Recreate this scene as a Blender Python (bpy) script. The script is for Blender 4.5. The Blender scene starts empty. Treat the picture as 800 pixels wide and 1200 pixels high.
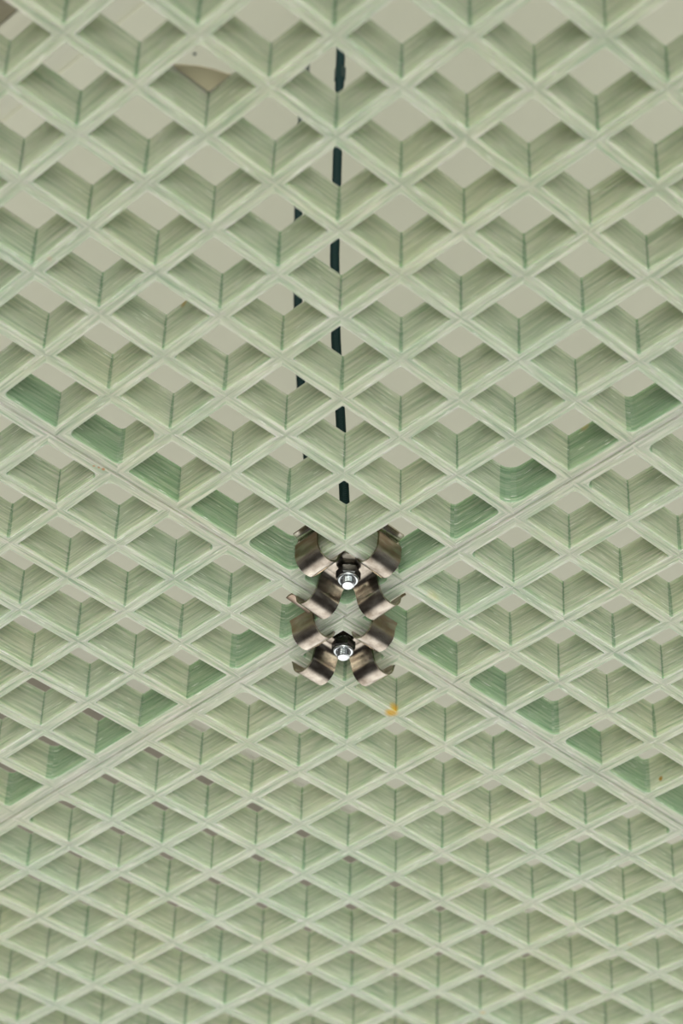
import bpy, bmesh, math, random
from mathutils import Vector, Matrix, Euler
random.seed(11)
C = bpy.context.scene.collection
S = 0.038                      # one grating pitch in metres
GZ = 2.40                      # height of the grating's underside
OI, OJ = 19.04, 20.42          # lattice point placed at the world origin
EYE = 21.2423                  # eye below the underside, in pitches

def W(i, j, dz=0.0):           # lattice coordinates -> metres
    return Vector(((i - OI) * S, (j - OJ) * S, GZ + dz * S))

# ------------------------------------------------------------------ camera
cam = bpy.data.cameras.new('camera')
co = bpy.data.objects.new('camera', cam); C.objects.link(co)
right = Vector((0.7172029776, -0.6962670841, 0.0288450446))
up = Vector((-0.4598171183, -0.4417289673, 0.7703529952))
fwd = Vector((0.5236297419, 0.5657629072, 0.6369648548))
loc = W(0, 0, -EYE)
co.matrix_world = Matrix(((right.x, up.x, -fwd.x, loc.x), (right.y, up.y, -fwd.y, loc.y),
                          (right.z, up.z, -fwd.z, loc.z), (0, 0, 0, 1)))
cam.sensor_fit = 'VERTICAL'; cam.sensor_height = 36.0; cam.sensor_width = 24.0
cam.lens = 3059.27 / 1200 * 36.0
cam.clip_start = 0.05
cam.dof.use_dof = True
cam.dof.focus_distance = 1.31
cam.dof.aperture_fstop = 10.0
bpy.context.scene.camera = co

# ------------------------------------------------------------------ world, light, exposure
sc = bpy.context.scene
sc.view_settings.view_transform = 'Standard'
sc.view_settings.look = 'None'
sc.view_settings.gamma = 1.0
sc.view_settings.use_curve_mapping = False
sc.view_settings.exposure = 0.05
w = bpy.data.worlds.new('room_light'); sc.world = w; w.use_nodes = True
nt = w.node_tree; nt.nodes.clear()
def N(t, kind, **kw):
    n = t.nodes.new(kind)
    for k, v in kw.items():
        setattr(n, k, v)
    return n
wo = N(nt, 'ShaderNodeOutputWorld')
tc = N(nt, 'ShaderNodeTexCoord')
def lobe(direction, start, strength):
    d = N(nt, 'ShaderNodeVectorMath', operation='DOT_PRODUCT')
    d.inputs[1].default_value = Vector(direction).normalized()
    nt.links.new(tc.outputs['Generated'], d.inputs[0])
    m = N(nt, 'ShaderNodeMapRange', interpolation_type='SMOOTHSTEP')
    m.inputs['From Min'].default_value = start; m.inputs['To Max'].default_value = strength
    nt.links.new(d.outputs['Value'], m.inputs['Value'])
    return m.outputs[0]
def plus(a, b_):
    m = N(nt, 'ShaderNodeMath', operation='ADD')
    for k, v in enumerate((a, b_)):
        if isinstance(v, float): m.inputs[k].default_value = v
        else: nt.links.new(v, m.inputs[k])
    return m.outputs[0]
def glow(strength, colour):
    b_ = N(nt, 'ShaderNodeBackground'); b_.inputs[0].default_value = (*colour, 1)
    if isinstance(strength, float): b_.inputs[1].default_value = strength
    else: nt.links.new(strength, b_.inputs[1])
    return b_.outputs[0]
parts = [glow(lobe((-0.47, -0.80, -0.20), 0.48, 1.45), (0.90, 1.0, 0.965)),      # cool daylight from one side
         glow(lobe((-0.80, -0.47, -0.20), 0.48, 1.20), (1.0, 0.965, 0.84)),      # warmer light from the other
         glow(lobe((0.58, 0.62, -0.55), 0.60, 1.6), (1.0, 0.985, 0.94)),
         glow(0.065, (1.0, 0.985, 0.93))]
sh = parts[0]
for q in parts[1:]:
    ad = N(nt, 'ShaderNodeAddShader'); nt.links.new(sh, ad.inputs[0]); nt.links.new(q, ad.inputs[1]); sh = ad.outputs[0]
nt.links.new(sh, wo.inputs[0])
sc.cycles.diffuse_bounces = 10; sc.cycles.max_bounces = 16
lamp = bpy.data.lights.new('added_fill_spot', 'SPOT'); lo_ = bpy.data.objects.new('added_fill_spot', lamp); C.objects.link(lo_)  # added fill spot behind the camera, brightens the far panel's bar walls
lamp.energy = 68; lamp.color = (1.0, 0.98, 0.92); lamp.shadow_soft_size = 0.4; lamp.spot_size = math.radians(38); lamp.spot_blend = 1.0
lo_.location = W(-8, -9, -24)
lo_.rotation_euler = (W(29, 32, 0) - lo_.location).to_track_quat('-Z', 'Y').to_euler()

# ------------------------------------------------------------------ helpers
def link(name, bm, mats, parent=None, smooth=False):
    me = bpy.data.meshes.new(name)
    bmesh.ops.recalc_face_normals(bm, faces=bm.faces)
    bm.to_mesh(me); bm.free()
    for m in (mats if isinstance(mats, (list, tuple)) else [mats]):
        me.materials.append(m)
    if smooth:
        for p in me.polygons: p.use_smooth = True
    o = bpy.data.objects.new(name, me); C.objects.link(o)
    if parent: o.parent = parent
    return o
def tag(o, label=None, cat=None, group=None, kind=None):
    for k, v in (('label', label), ('category', cat), ('group', group), ('kind', kind)):
        if v: o[k] = v
    return o
def empty(name, loc, rz=0.0):
    o = bpy.data.objects.new(name, None); C.objects.link(o)
    o.location = loc; o.rotation_euler = (0, 0, rz); o.empty_display_size = 0.01
    return o
def mat(name):
    m = bpy.data.materials.new(name); m.use_nodes = True
    t = m.node_tree; b = t.nodes['Principled BSDF']
    return m, t, b
def ramp(t, src, stops):
    r = N(t, 'ShaderNodeValToRGB')
    while len(r.color_ramp.elements) < len(stops): r.color_ramp.elements.new(0.5)
    for e, (p, c) in zip(r.color_ramp.elements, stops):
        e.position = p; e.color = (*c, 1) if len(c) == 3 else c
    t.links.new(src, r.inputs[0]); return r.outputs[0]
def mixc(t, fac, a, b, mode='MIX'):
    m = N(t, 'ShaderNodeMix', data_type='RGBA', blend_type=mode)
    for sock, v in ((m.inputs[0], fac), (m.inputs[6], a), (m.inputs[7], b)):
        if isinstance(v, bpy.types.NodeSocket): t.links.new(v, sock)
        elif isinstance(v, (int, float)): sock.default_value = v
        else: sock.default_value = (*v, 1)
    return m.outputs[2]

# ------------------------------------------------------------------ materials
STAINS = [  # place in lattice coordinates, radius, colour, strength
    ((21.045, 21.53, 0.04), 0.125, (0.62, 0.36, 0.015), 1.0),
    ((25.03, 20.01, 0.14), 0.055, (0.38, 0.20, 0.02), 1.0),
    ((19.465, 18.17, 0.1), 0.060, (0.60, 0.50, 0.10), 0.7),
    ((19.56, 19.20, 0.0), 0.16, (0.62, 0.56, 0.26), 0.45), ((19.80, 19.18, 0.0), 0.12, (0.62, 0.54, 0.26), 0.45),
    ((14.68, 20.458, 0.0), 0.026, (0.45, 0.22, 0.10), 0.9), ((14.74, 20.444, 0.0), 0.026, (0.42, 0.18, 0.08), 0.9),
    ((14.80, 20.432, 0.0), 0.030, (0.42, 0.18, 0.06), 1.0),
    ((18.88, 15.96, 0.575), 0.10, (0.46, 0.36, 0.18), 0.8),
    ((27.96, 22.46, 0.03), 0.055, (0.60, 0.46, 0.14), 0.7), ((28.15, 23.30, 0.03), 0.05, (0.60, 0.48, 0.20), 0.5),
    ((28.17, 26.54, 0.02), 0.06, (0.60, 0.46, 0.16), 0.6), ((11.97, 18.03, 0.05), 0.06, (0.58, 0.42, 0.32), 0.6),
    ((13.88, 17.92, 0.57), 0.07, (0.42, 0.28, 0.10), 0.8), ((25.05, 27.45, 0.32), 0.03, (0.12, 0.16, 0.04), 0.9),
]
def grp_material(name, stops):
    m, t, b = mat(name)
    uv = N(t, 'ShaderNodeUVMap'); tcn = N(t, 'ShaderNodeTexCoord')
    mp = N(t, 'ShaderNodeMapping'); mp.inputs['Scale'].default_value = (1.1, 26, 1)
    t.links.new(uv.outputs[0], mp.inputs[0])
    n1 = N(t, 'ShaderNodeTexNoise'); n1.inputs['Scale'].default_value = 1.0; n1.inputs['Detail'].default_value = 4
    n1.inputs['Roughness'].default_value = 0.6; n1.inputs['Distortion'].default_value = 0.3
    t.links.new(mp.outputs[0], n1.inputs['Vector'])
    mp2 = N(t, 'ShaderNodeMapping'); mp2.inputs['Scale'].default_value = (2.2, 75, 1)
    t.links.new(uv.outputs[0], mp2.inputs[0])
    n2 = N(t, 'ShaderNodeTexNoise'); n2.inputs['Scale'].default_value = 1.0; n2.inputs['Detail'].default_value = 2
    t.links.new(mp2.outputs[0], n2.inputs['Vector'])
    n3 = N(t, 'ShaderNodeTexNoise'); n3.inputs['Scale'].default_value = 14.0; n3.inputs['Detail'].default_value = 3
    t.links.new(tcn.outputs['Object'], n3.inputs['Vector'])
    base = ramp(t, n1.outputs['Fac'], stops)
    fine = ramp(t, n2.outputs['Fac'], [(0.30, (0.80, 0.84, 0.80)), (0.60, (1, 1, 1)), (0.8, (1.0, 1.0, 1.0))])
    col = mixc(t, 0.8, base, fine, 'MULTIPLY')
    tint = ramp(t, n3.outputs['Fac'], [(0.30, (0.95, 1.0, 1.0)), (0.5, (1, 1, 1)), (0.70, (1.0, 0.99, 0.94))])
    col = mixc(t, 1.0, col, tint, 'MULTIPLY')
    # loose white glass fibres caught in the surface
    mp3 = N(t, 'ShaderNodeMapping'); mp3.inputs['Scale'].default_value = (3.2, 38, 1); mp3.inputs['Location'].default_value = (3.3, 7.7, 0)
    t.links.new(uv.outputs[0], mp3.inputs[0])
    n4 = N(t, 'ShaderNodeTexNoise'); n4.inputs['Scale'].default_value = 1.0; n4.inputs['Detail'].default_value = 1
    t.links.new(mp3.outputs[0], n4.inputs['Vector'])
    col = mixc(t, ramp(t, n4.outputs['Fac'], [(0.67, (0, 0, 0)), (0.75, (0.85, 0.85, 0.85))]), col, (0.84, 0.86, 0.78))
    # stains that sit at their own places on the panels
    for (p, r, c, s) in STAINS:
        d = N(t, 'ShaderNodeVectorMath', operation='DISTANCE')
        wob = N(t, 'ShaderNodeTexNoise'); wob.inputs['Scale'].default_value = 90
        t.links.new(tcn.outputs['Object'], wob.inputs['Vector'])
        off = N(t, 'ShaderNodeVectorMath', operation='MULTIPLY_ADD')
        t.links.new(wob.outputs['Color'], off.inputs[0])
        off.inputs[1].default_value = (0.003, 0.003, 0.003)
        q = W(*p)
        t.links.new(tcn.outputs['Object'], off.inputs[2])
        t.links.new(off.outputs[0], d.inputs[0])
        d.inputs[1].default_value = q + Vector((0.0015, 0.0015, 0.0015))
        f = N(t, 'ShaderNodeMapRange'); f.inputs['From Min'].default_value = r * S; f.inputs['From Max'].default_value = r * S * 0.45
        f.inputs['To Max'].default_value = s
        t.links.new(d.outputs['Value'], f.inputs['Value'])
        col = mixc(t, f.outputs[0], col, c)
    t.links.new(col, b.inputs['Base Color'])
    rr = N(t, 'ShaderNodeMapRange'); rr.inputs['To Min'].default_value = 0.28; rr.inputs['To Max'].default_value = 0.6
    t.links.new(n2.outputs['Fac'], rr.inputs['Value']); t.links.new(rr.outputs[0], b.inputs['Roughness'])
    b.inputs['Subsurface Weight'].default_value = 1.0
    b.inputs['Subsurface Radius'].default_value = (0.74, 1.0, 0.66)
    b.inputs['Subsurface Scale'].default_value = 0.010
    b.inputs['Specular IOR Level'].default_value = 0.45
    bmp = N(t, 'ShaderNodeBump'); bmp.inputs['Strength'].default_value = 0.5; bmp.inputs['Distance'].default_value = 0.0012
    t.links.new(n1.outputs['Fac'], bmp.inputs['Height'])
    bm2 = N(t, 'ShaderNodeBump'); bm2.inputs['Strength'].default_value = 0.3; bm2.inputs['Distance'].default_value = 0.0006
    t.links.new(n2.outputs['Fac'], bm2.inputs['Height']); t.links.new(bmp.outputs[0], bm2.inputs['Normal'])
    t.links.new(bm2.outputs[0], b.inputs['Normal'])
    return m
def plaster():
    m, t, b = mat('beige_plaster')
    tcn = N(t, 'ShaderNodeTexCoord')
    n = N(t, 'ShaderNodeTexNoise'); n.inputs['Scale'].default_value = 9; n.inputs['Detail'].default_value = 6
    t.links.new(tcn.outputs['Object'], n.inputs['Vector'])
    t.links.new(ramp(t, n.outputs['Fac'], [(0.3, (0.765, 0.755, 0.625)), (0.7, (0.805, 0.795, 0.66))]), b.inputs['Base Color'])
    b.inputs['Roughness'].default_value = 0.85
    return m
def board(name, a, c, sc_=(3, 60, 60)):
    m, t, b = mat(name)
    tcn = N(t, 'ShaderNodeTexCoord')
    mp = N(t, 'ShaderNodeMapping'); mp.inputs['Scale'].default_value = sc_
    t.links.new(tcn.outputs['Object'], mp.inputs[0])
    n = N(t, 'ShaderNodeTexNoise'); n.inputs['Scale'].default_value = 1; n.inputs['Detail'].default_value = 5
    t.links.new(mp.outputs[0], n.inputs['Vector'])
    t.links.new(ramp(t, n.outputs['Fac'], [(0.3, a), (0.7, c)]), b.inputs['Base Color'])
    b.inputs['Roughness'].default_value = 0.7
    return m
def steel(name, a, c, r0, r1, scale=(60, 60, 60), rust=False):
    m, t, b = mat(name)
    tcn = N(t, 'ShaderNodeTexCoord')
    mp = N(t, 'ShaderNodeMapping'); mp.inputs['Scale'].default_value = scale
    t.links.new(tcn.outputs['Object'], mp.inputs[0])
    n = N(t, 'ShaderNodeTexNoise'); n.inputs['Scale'].default_value = 1; n.inputs['Detail'].default_value = 5
    t.links.new(mp.outputs[0], n.inputs['Vector'])
    col = ramp(t, n.outputs['Fac'], [(0.35, a), (0.68, c)])
    b.inputs['Metallic'].default_value = 1.0
    rr = N(t, 'ShaderNodeMapRange'); rr.inputs['To Min'].default_value = r0; rr.inputs['To Max'].default_value = r1
    t.links.new(n.outputs['Fac'], rr.inputs['Value'])
    rough = rr.outputs[0]
    if rust:      # brown stain on the outer ends of the arms
        mx = N(t, 'ShaderNodeVectorMath', operation='MULTIPLY'); mx.inputs[1].default_value = (1, 1, 0)
        t.links.new(tcn.outputs['Object'], mx.inputs[0])
        ln = N(t, 'ShaderNodeVectorMath', operation='LENGTH'); t.links.new(mx.outputs[0], ln.inputs[0])
        f = N(t, 'ShaderNodeMapRange'); f.inputs['From Min'].default_value = 0.70 * S; f.inputs['From Max'].default_value = 0.79 * S
        t.links.new(ln.outputs['Value'], f.inputs['Value'])
        g_ = N(t, 'ShaderNodeMath', operation='MULTIPLY'); t.links.new(f.outputs[0], g_.inputs[0])
        t.links.new(ramp(t, n.outputs['Fac'], [(0.30, (1, 1, 1)), (0.70, (0.35, 0.35, 0.35))]), g_.inputs[1])
        sx = N(t, 'ShaderNodeSeparateXYZ'); t.links.new(tcn.outputs['Object'], sx.inputs[0])
        fz = N(t, 'ShaderNodeMapRange'); fz.inputs['From Min'].default_value = 0.24 * S; fz.inputs['From Max'].default_value = 0.19 * S
        t.links.new(sx.outputs['Z'], fz.inputs['Value'])
        g2 = N(t, 'ShaderNodeMath', operation='MULTIPLY'); t.links.new(g_.outputs[0], g2.inputs[0]); t.links.new(fz.outputs[0], g2.inputs[1]); g_ = g2
        col = mixc(t, g_.outputs[0], col, (0.36, 0.25, 0.18))
        mr_ = N(t, 'ShaderNodeMix', data_type='FLOAT'); t.links.new(g_.outputs[0], mr_.inputs[0])
        t.links.new(rough, mr_.inputs[2]); mr_.inputs[3].default_value = 0.5; rough = mr_.outputs[0]
    t.links.new(col, b.inputs['Base Color']); t.links.new(rough, b.inputs['Roughness'])
    bmp = N(t, 'ShaderNodeBump'); bmp.inputs['Strength'].default_value = 0.12; bmp.inputs['Distance'].default_value = 0.0004
    t.links.new(n.outputs['Fac'], bmp.inputs['Height']); t.links.new(bmp.outputs[0], b.inputs['Normal'])
    return m
GRP = grp_material('sanded_fibreglass_underside', [(0.30, (0.32, 0.41, 0.29)), (0.50, (0.54, 0.56, 0.45)), (0.68, (0.72, 0.71, 0.61))])
GRP_WALL = grp_material('smooth_green_resin', [(0.30, (0.32, 0.41, 0.285)), (0.50, (0.52, 0.55, 0.425)), (0.68, (0.67, 0.67, 0.555))])
GRP_DIMMED = grp_material('dimmed_green_resin', [(0.30, (0.17, 0.29, 0.17)), (0.50, (0.30, 0.41, 0.275)), (0.68, (0.45, 0.52, 0.375))])  # darker green stands in for light lost through seam bars and corners
PLASTER = plaster()
TRIM = board('pale_trim_board', (0.70, 0.69, 0.58), (0.77, 0.76, 0.64), (60, 3, 60))
BROWN = board('dark_brown_board', (0.25, 0.225, 0.165), (0.31, 0.28, 0.21), (60, 3, 60))
STEEL = steel('worn_stainless_steel', (0.24, 0.20, 0.16), (0.64, 0.59, 0.51), 0.13, 0.28, (90, 90, 300), True)
ZINC = steel('bright_zinc', (0.38, 0.41, 0.43), (0.72, 0.75, 0.77), 0.10, 0.22)
DARK = steel('dark_oiled_steel', (0.07, 0.07, 0.07), (0.18, 0.18, 0.175), 0.16, 0.30)
RODM, _t, _b = mat('dark_teal_coated_rod')
_b.inputs['Base Color'].default_value = (0.010, 0.040, 0.042, 1); _b.inputs['Roughness'].default_value = 0.42
_b.inputs['Metallic'].default_value = 0.3
SCRAP = board('tan_tape', (0.66, 0.57, 0.43), (0.72, 0.63, 0.48), (40, 40, 40))

# ------------------------------------------------------------------ ceiling above the grating
CZ = 14.0
def box(bm, a, b):
    r = bmesh.ops.create_cube(bm, size=1.0)
    bmesh.ops.scale(bm, vec=[b[k] - a[k] for k in range(3)], verts=r['verts'])
    bmesh.ops.translate(bm, vec=[(a[k] + b[k]) / 2 for k in range(3)], verts=r['verts'])
    return r['verts']
E0, E1 = 17.06, 39.0            # edges of the plastered field
bm = bmesh.new(); box(bm, W(E0, -30, CZ), W(95, E1, CZ + 1.5))
tag(link('ceiling', bm, PLASTER), kind='structure')
bm = bmesh.new()
g = 0.10
for (a, b_, dz) in ((16.68, 17.05, 0.05), (16.36, 16.67, 0.08), (16.03, 16.35, 0.05)):
    box(bm, W(a, -30, CZ + dz), W(b_, E1 + 1.03, CZ + 1.5))
tag(link('trim_1', bm, TRIM), kind='structure')
bm = bmesh.new()
for (a, b_, dz) in ((0.03, 0.38, 0.10), (0.40, 0.70, 0.16), (0.72, 1.03, 0.08)):
    box(bm, W(17.03, E1 + a, CZ + dz), W(95, E1 + b_, CZ + 1.5))
tag(link('trim_2', bm, TRIM), kind='structure')
bm = bmesh.new()
x = 16.0
while x > -12:
    wd = 0.4 if x == 16.0 else 3.2
    box(bm, W(x - wd + 0.03, -30, CZ + 0.9), W(x, 95, CZ + 1.9)); x -= wd
y = E1 + 1.03
while y < 95:
    wd = 3.2
    box(bm, W(16.02, y + 0.03, CZ + 0.9), W(95, y + wd, CZ + 1.9)); y += wd
tag(link('trim_3', bm, BROWN), kind='structure')

# ------------------------------------------------------------------ grating panels
D = 0.588          # depth of the bars
HB, HT = 0.089, 0.085   # half widths at the underside and at the top
def grating(name, label, oi, oj, irange, jrange, imin=None, imax=None, jmin=None, jmax=None, seed=0, fill=()):
    """oi, oj: lattice phase; holes fill every pitch; the outer bars are cut at the given limits"""
    rnd = random.Random(seed)
    bm = bmesh.new(); uvl = bm.loops.layers.uv.new('uv')
    def face(pts, uvs, mi=0):
        vs = [bm.verts.new(W(*p)) for p in pts]
        f = bm.faces.new(vs); f.material_index = mi
        for l, q in zip(f.loops, uvs): l[uvl].uv = q
        return f
    i0, i1 = irange; j0, j1 = jrange
    for a in range(i0, i1):
        for c in range(j0, j1):
            A, B = oi + a, oi + a + 1
            P, Q = oj + c, oj + c + 1
            edge = [False] * 4
            # outer rectangle of this tile
            A_, B_, P_, Q_ = A, B, P, Q
            if a == i0: A_ = imin if imin is not None else A - HB
            if a == i1 - 1: B_ = imax if imax is not None else B + HB
            if c == j0: P_ = jmin if jmin is not None else P - HB
            if c == j1 - 1: Q_ = jmax if jmax is not None else Q + HB
            on_edge = (a == i0, a == i1 - 1, c == j0, c == j1 - 1)
            jit = [rnd.uniform(-0.010, 0.010) for _ in range(4)]
            def loop(h, rad, jf=1.0):
                xa, xb = A + h + jit[0] * jf, B - h + jit[1] * jf
                ya, yb = P + h + jit[2] * jf, Q - h + jit[3] * jf
                cs = [(xa, ya, 1, 1), (xb, ya, -1, 1), (xb, yb, -1, -1), (xa, yb, 1, -1)]
                out = []
                for k, (x, y, sx, sy) in enumerate(cs):
                    r = rad[k]
                    ex, ey = (x, y + sy * r), (x + sx * r, y)   # point on the x wall, point on the y wall
                    n = 4
                    arc = []
                    cx, cy = x + sx * r, y + sy * r
                    for q in range(n + 1):
                        th = (math.pi / 2) * q / n
                        arc.append((cx - sx * r * math.cos(th), cy - sy * r * math.sin(th)))
                    if k in (1, 3): arc.reverse()
                    out.append(arc)
                return out
            rad = [0.016 + rnd.random() * 0.02 for _ in range(4)]
            for k, (ex, ey) in enumerate(((0, 2), (1, 2), (1, 3), (0, 3))):
                if on_edge[ex] or on_edge[ey]:
                    if rnd.random() < 0.30: rad[k] = 0.07 + rnd.random() * 0.05
            for (fa, fc, fk, fr) in fill:
                if (fa, fc) == (a, c): rad[fk] = fr
            rt = [max(0.012, r * (0.5 if r < 0.06 else 0.95)) for r in rad]
            L = [(loop(HB - 0.007, rad, 1.0), 0.0), (loop(HB, rad), 0.008), (loop((HB + HT) / 2, rad, 0.8), D * 0.5), (loop(HT, rt, 0.5), D)]
            GR = 0.016       # the underside is slightly dished along the middle of each bar
            def outer(lp, ins):
                # outer boundary matching the loop, corner by corner
                res = []
                xa, xb = A_ + ins * on_edge[0], B_ - ins * on_edge[1]
                ya, yb = P_ + ins * on_edge[2], Q_ - ins * on_edge[3]
                corners = [(xa, ya), (xb, ya), (xb, yb), (xa, yb)]
                for k, arc in enumerate(lp):
                    n = len(arc); cx, cy = corners[k]
                    pts = []
                    for q, (x, y) in enumerate(arc):
                        h = (n - 1) // 2
                        if q == h: pts.append((cx, cy))
                        elif (q < h) == (k in (0, 2)): pts.append((cx, y))
                        else: pts.append((x, cy))
                    res.append(pts)
                return res
            seq = lambda lp: [p for arc in lp for p in arc]
            flat = [seq(l) for l, z in L]
            n = len(flat[0])
            ou = seq(outer(L[0][0], 0.0)); ob = seq(outer(L[0][0], 0.020))
            def oz(x, y):
                # a panel's outermost edge stays level; bar middles are dished upwards
                if (on_edge[0] and abs(x - A_) < 1e-6) or (on_edge[1] and abs(x - B_) < 1e-6) or (on_edge[2] and abs(y - P_) < 1e-6) or (on_edge[3] and abs(y - Q_) < 1e-6): return 0.004
                return GR
            per = n // 4
            for q in range(n):
                r = (q + 1) % n
                x0, y0 = flat[0][q]; x1, y1 = flat[0][r]
                # which wall does this strip lie along
                yb = abs(x1 - x0) > abs(y1 - y0)
                U = (lambda x, y: (x, y)) if yb else (lambda x, y: (y, x + 200))
                pts = [(x0, y0, 0.0), (x1, y1, 0.0), (*ob[r], oz(*ou[r])), (*ob[q], oz(*ou[q]))]
                face(pts, [U(p[0], p[1]) for p in pts])
                # walls: outer bars and filleted corners are darker green, weaker through-light painted in
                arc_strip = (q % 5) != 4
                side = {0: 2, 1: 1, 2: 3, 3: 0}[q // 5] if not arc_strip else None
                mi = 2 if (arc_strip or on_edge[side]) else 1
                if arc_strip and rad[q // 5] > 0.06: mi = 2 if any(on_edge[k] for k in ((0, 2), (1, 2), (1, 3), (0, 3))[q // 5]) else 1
                for k in range(3):
                    za, zb = L[k][1], L[k + 1][1]
                    a0, a1 = flat[k][q], flat[k][r]; b0, b1 = flat[k + 1][q], flat[k + 1][r]
                    pts = [(*a0, za), (*b0, zb), (*b1, zb), (*a1, za)]
                    off = (round(y0 * 2) * 7.3 if yb else round(x0 * 2) * 7.3 + 400)
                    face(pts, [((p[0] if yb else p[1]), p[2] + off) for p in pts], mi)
                # top
                ot = ou
                pts = [(*flat[3][q], D), (*ot[q], D), (*ot[r], D), (*flat[3][r], D)]
                face(pts, [U(p[0], p[1]) for p in pts])
                # outer side of the panel
                mx, my = (ou[q][0] + ou[r][0]) / 2, (ou[q][1] + ou[r][1]) / 2
                if (on_edge[0] and abs(ou[q][0] - A_) < 1e-6 and abs(ou[r][0] - A_) < 1e-6) or (on_edge[1] and abs(ou[q][0] - B_) < 1e-6 and abs(ou[r][0] - B_) < 1e-6) or \
                   (on_edge[2] and abs(ou[q][1] - P_) < 1e-6 and abs(ou[r][1] - P_) < 1e-6) or (on_edge[3] and abs(ou[q][1] - Q_) < 1e-6 and abs(ou[r][1] - Q_) < 1e-6):
                    pts = [(*ob[q], 0.004), (*ob[r], 0.004), (*ou[r], 0.035), (*ou[q], 0.035)]
                    face(pts, [(p[0] + p[1], p[2]) for p in pts])
                    pts = [(*ou[q], 0.035), (*ou[r], 0.035), (*ou[r], D), (*ou[q], D)]
                    face(pts, [(p[0] + p[1], p[2]) for p in pts])
    bmesh.ops.remove_doubles(bm, verts=bm.verts, dist=1e-5)
    o = link(name, bm, (GRP, GRP_WALL, GRP_DIMMED))
    return tag(o, label, 'grating', 'moulded grating panels of the suspended ceiling')
# phases measured for each of the four panels
grating('ceiling_grating', 'pale green translucent grating panel with the biggest cells, filling the upper part of the picture',
        11.9647 % 1, 13.3165 % 1, (5, 18), (5, 20), imax=19.040, jmax=20.390, seed=1, fill=((17, 16, 2, 0.2), (13, 19, 1, 0.2)))
grating('ceiling_grating', 'pale green translucent grating panel on the right, right of the corner clips',
        20.1283 % 1, 16.3601 % 1, (19, 33), (5, 20), imin=19.042, jmax=20.466, seed=2, fill=((21, 19, 3, 0.16),))
grating('ceiling_grating', 'pale green translucent grating panel on the left, left of the corner clips',
        15.9107 % 1, 22.4730 % 1, (5, 18), (20, 36), imax=19.039, jmin=20.392, seed=3)
grating('ceiling_grating', 'pale green translucent grating panel with the smallest cells, filling the bottom of the picture',
        20.1521 % 1, 22.5730 % 1, (19, 34), (20, 36), imin=19.041, jmin=20.470, seed=4)

# ------------------------------------------------------------------ clips
def profile_mesh(pts, width, thick, ax):
    """a bent strip: pts = (distance, height) pairs, extruded across `width`, as a solid of `thick`"""
    bm = bmesh.new()
    n = len(pts)
    nor = []
    for k in range(n):
        a, b = pts[max(k - 1, 0)], pts[min(k + 1, n - 1)]
        d = Vector((b[0] - a[0], b[1] - a[1])).normalized(); nor.append(Vector((-d.y, d.x)))
    rows = []
    for s in (-1, 1):
        for t in (0, 1):
            rows.append([bm.verts.new(((p[0] + nor[k].x * thick * t) * S, s * width / 2 * S, (p[1] + nor[k].y * thick * t) * S)) for k, p in enumerate(pts)])
    a0, a1, b0, b1 = rows
    for k in range(n - 1):
        for r, q in ((a0, b0), (a1, b1), (a0, a1), (b0, b1)):
            bm.faces.new((r[k], r[k + 1], q[k + 1], q[k]))
    for k in (0, n - 1): bm.faces.new((a0[k], a1[k], b1[k], b0[k]))
    bmesh.ops.recalc_face_normals(bm, faces=bm.faces)
    bmesh.ops.rotate(bm, cent=(0, 0, 0), matrix=Matrix.Rotation(ax, 3, 'Z'), verts=bm.verts)
    return bm
def arm_points(kind):
    Dm, R, zc = 0.57, 0.21, 0.02
    P = [(0.20, 0.17), (0.25, 0.168), (0.285, 0.150), (0.315, 0.115), (0.338, 0.06)]
    for k in range(1, 17):
        th = math.pi + math.pi * k / 17
        P.append((Dm + R * math.cos(th), R * math.sin(th) + zc))
    t = Dm + R
    if kind == 'hook':      # tall outer wall that ends in a small hook
        P += [(t, 0.06), (t + 0.004, 0.14), (t + 0.002, 0.185), (t - 0.02, 0.24), (t - 0.045, 0.31), (t - 0.035, 0.335), (t + 0.0, 0.35), (t + 0.05, 0.355)]
    elif kind == 'lip':     # low outer wall with a lip bent outwards
        P += [(t + 0.01, 0.05), (t + 0.035, 0.10), (t + 0.09, 0.135), (t + 0.16, 0.145), (t + 0.19, 0.13)]
    elif kind == 'open':    # low outer wall left open
        P += [(t + 0.015, 0.06), (t + 0.05, 0.12), (t + 0.10, 0.17)]
    else:
        P += [(t + 0.01, 0.06), (t + 0.026, 0.10), (t + 0.05, 0.14)]
    return P
def hexnut(R, h, hole, bevel=0.018):
    bm = bmesh.new()
    lv = [(R - bevel * 1.4, 0), (R, bevel), (R, h - bevel), (R - bevel * 1.4, h)]
    rings = []
    for (r, z) in lv:
        ring = []
        for k in range(24):
            th = 2 * math.pi * k / 24
            seg = ((th % (math.pi / 3)) - math.pi / 6)
            rr = r * math.cos(math.pi / 6) / math.cos(seg)
            if r < R: rr = min(rr, R * 0.90)
            ring.append(bm.verts.new((rr * math.cos(th) * S, rr * math.sin(th) * S, z * S)))
        rings.append(ring)
    for z in (h, 0):
        rings.append([bm.verts.new((hole * math.cos(2 * math.pi * k / 24) * S, hole * math.sin(2 * math.pi * k / 24) * S, z * S)) for k in range(24)])
    rings.append(rings[0])
    for a, b in zip(rings, rings[1:]):
        for k in range(24): bm.faces.new((a[k], a[(k + 1) % 24], b[(k + 1) % 24], b[k]))
    return bm
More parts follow.
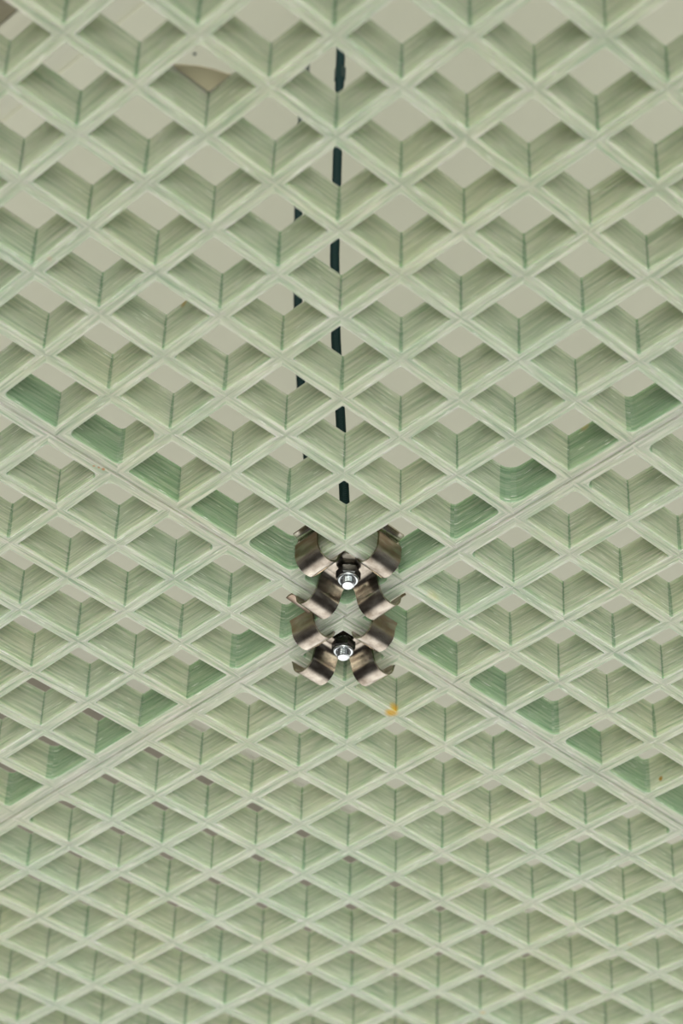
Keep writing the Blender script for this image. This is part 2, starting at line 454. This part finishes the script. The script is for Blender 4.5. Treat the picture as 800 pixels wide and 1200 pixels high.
def thread_mesh(path, r, pitch, seg=14, depth=0.016, cap=True):
    """threaded bar along a list of points given in metres (z increasing)"""
    bm = bmesh.new(); rings = []
    total = path[-1].z - path[0].z
    steps = max(4, int(total / (pitch * S / 4)))
    def at(z):
        for a, b in zip(path, path[1:]):
            if z <= b.z or b is path[-1]:
                f = (z - a.z) / (b.z - a.z); return a.lerp(b, f)
    for q in range(steps + 1):
        z = path[0].z + total * q / steps; c = at(z)
        ring = []
        for k in range(seg):
            th = 2 * math.pi * k / seg
            ph = ((z - path[0].z) / (pitch * S) + k / seg) % 1.0
            rr = r - depth * (1 - abs(2 * ph - 1))
            if q == 0: rr = r * 0.78
            ring.append(bm.verts.new((c.x + rr * S * math.cos(th), c.y + rr * S * math.sin(th), z)))
        rings.append(ring)
    for a, b in zip(rings, rings[1:]):
        for k in range(seg): bm.faces.new((a[k], a[(k + 1) % seg], b[(k + 1) % seg], b[k]))
    bm.faces.new(rings[0]); bm.faces.new(rings[-1])
    return bm
def clip(i, j, dz, label, flares, rz, nut_turn, tilt):
    t = empty('grating_clip', W(i, j, dz), rz)
    t.rotation_euler = (-tilt, tilt, rz)
    tag(t, label, 'clip', 'steel saddle clips at the corner of the panels')
    # centre plate with a round hole
    bm = bmesh.new(); hw = 0.205; hole = 0.10; th = 0.028
    lay = []
    for z in (0.17, 0.17 + th):
        sq, ci = [], []
        for k in range(24):
            a = 2 * math.pi * k / 24
            m = max(abs(math.cos(a)), abs(math.sin(a)))
            sq.append(bm.verts.new((hw * math.cos(a) / m * S, hw * math.sin(a) / m * S, z * S)))
            ci.append(bm.verts.new((hole * math.cos(a) * S, hole * math.sin(a) * S, z * S)))
        lay.append((sq, ci))
    for k in range(24):
        r = (k + 1) % 24
        for sq, ci in lay: bm.faces.new((sq[k], sq[r], ci[r], ci[k]))
        bm.faces.new((lay[0][0][k], lay[0][0][r], lay[1][0][r], lay[1][0][k]))
        bm.faces.new((lay[0][1][k], lay[0][1][r], lay[1][1][r], lay[1][1][k]))
    link('plate', bm, STEEL, t)
    for k in range(4):
        o = link('saddle', profile_mesh(arm_points(flares[k]), 0.41, 0.030, k * math.pi / 2), STEEL, t, True)
        o.data.set_sharp_from_angle(angle=math.radians(50))
    nm = hexnut(0.165, 0.17, 0.088, 0.03)
    n = link('nut', nm, DARK, t); n.location = (0, 0, -0.025 * S); n.rotation_euler = (0, 0, nut_turn)
    rg = bmesh.new(); rings = []
    for (r, z) in ((0.092, -0.020), (0.100, -0.040), (0.118, -0.046), (0.138, -0.038), (0.146, -0.018)):
        rings.append([rg.verts.new((r * math.cos(2 * math.pi * k / 32) * S, r * math.sin(2 * math.pi * k / 32) * S, z * S)) for k in range(32)])
    rings.append(rings[0])
    for a_, b_ in zip(rings, rings[1:]):
        for k in range(32): rg.faces.new((a_[k], a_[(k + 1) % 32], b_[(k + 1) % 32], b_[k]))
    link('washer', rg, ZINC, t, True)
    s = thread_mesh([Vector((0, 0, -0.135 * S)), Vector((0, 0, 0.30 * S))], 0.092, 0.030, 18, 0.018)
    link('bolt', s, ZINC, t)
    return t
#          order of arms: +i (down-right), +j (down-left), -i (up-left), -j (up-right)
clip(18.48, 19.79, 0.0, 'steel four-armed saddle clip with hex nut, the upper of the two at the panel corner', ('open', 'lip', 'hook', 'hook'), 0.0, 0.35, 0.07)
clip(19.535, 20.965, 0.0, 'steel four-armed saddle clip with hex nut, the lower of the two at the panel corner', ('open', 'open', 'plain', 'plain'), 0.01, 0.1, 0.0)

# ------------------------------------------------------------------ threaded rods
def lean(i, j, dz, k):         # step k pitches sideways, to the left in the photograph
    return W(i - 0.717 * k, j + 0.696 * k, dz)
def rod(i, j, leans, label):
    path = [lean(i, j, z, k) for z, k in leans]
    base = path[0].copy()
    t = empty('threaded_rod', base)
    tag(t, label, 'rod', 'threaded rods holding up the grating')
    bm = thread_mesh([p - base for p in path], 0.076, 0.036, 16, 0.024)
    link('shaft', bm, RODM, t)
    return t, path, base
r1, p1, b1 = rod(18.465, 19.805, [(0.31, 0.0), (1.5, 0.075), (2.8, 0.16), (4.3, 0.27), (6.0, 0.34), (7.8, 0.36), (10.0, 0.38), (14.0, 0.40)],
                 'long dark teal threaded rod above the upper clip, in the middle of the picture')
col = hexnut(0.092, 0.30, 0.06); o = link('collar', col, RODM, r1); o.location = lean(18.465, 19.805, 9.85, 0.378) - b1
r2, p2, b2 = rod(19.545, 21.005, [(0.31, 0.0), (1.5, 0.28), (3.0, 0.54), (4.8, 0.74), (6.6, 0.86), (8.6, 0.93), (10.5, 0.95), (14.0, 0.96)],
                 'dark teal threaded rod further back, half hidden by the grating, left of the middle rod')

# ------------------------------------------------------------------ small things
bm = bmesh.new()
edge = [(11.30, 15.27), (11.44, 15.14), (11.58, 15.03), (11.72, 14.955), (11.84, 14.91), (11.97, 14.82), (12.05, 14.95), (12.02, 15.20), (12.06, 15.42), (11.80, 15.38), (11.55, 15.42)]
lo = [bm.verts.new(W(x, y, D + 0.002)) for x, y in edge]; hi = [bm.verts.new(W(x, y, D + 0.022)) for x, y in edge]
bm.faces.new(lo); bm.faces.new(hi)
for k in range(len(edge)):
    r = (k + 1) % len(edge); bm.faces.new((lo[k], lo[r], hi[r], hi[k]))
o = link('tape_scrap', bm, SCRAP)
tag(o, 'tan scrap of tape lying on top of the grating over one cell corner, upper left', 'tape')
bm = bmesh.new()
bmesh.ops.create_uvsphere(bm, u_segments=12, v_segments=8, radius=0.03 * S)
bmesh.ops.scale(bm, vec=(1, 1, 0.5), verts=bm.verts); bmesh.ops.translate(bm, vec=W(18.413, 24.12, CZ - 0.005), verts=bm.verts)
tag(link('ceiling_screw', bm, RODM, smooth=True), 'small dark screw head in the beige ceiling above the scrap of tape', 'screw')
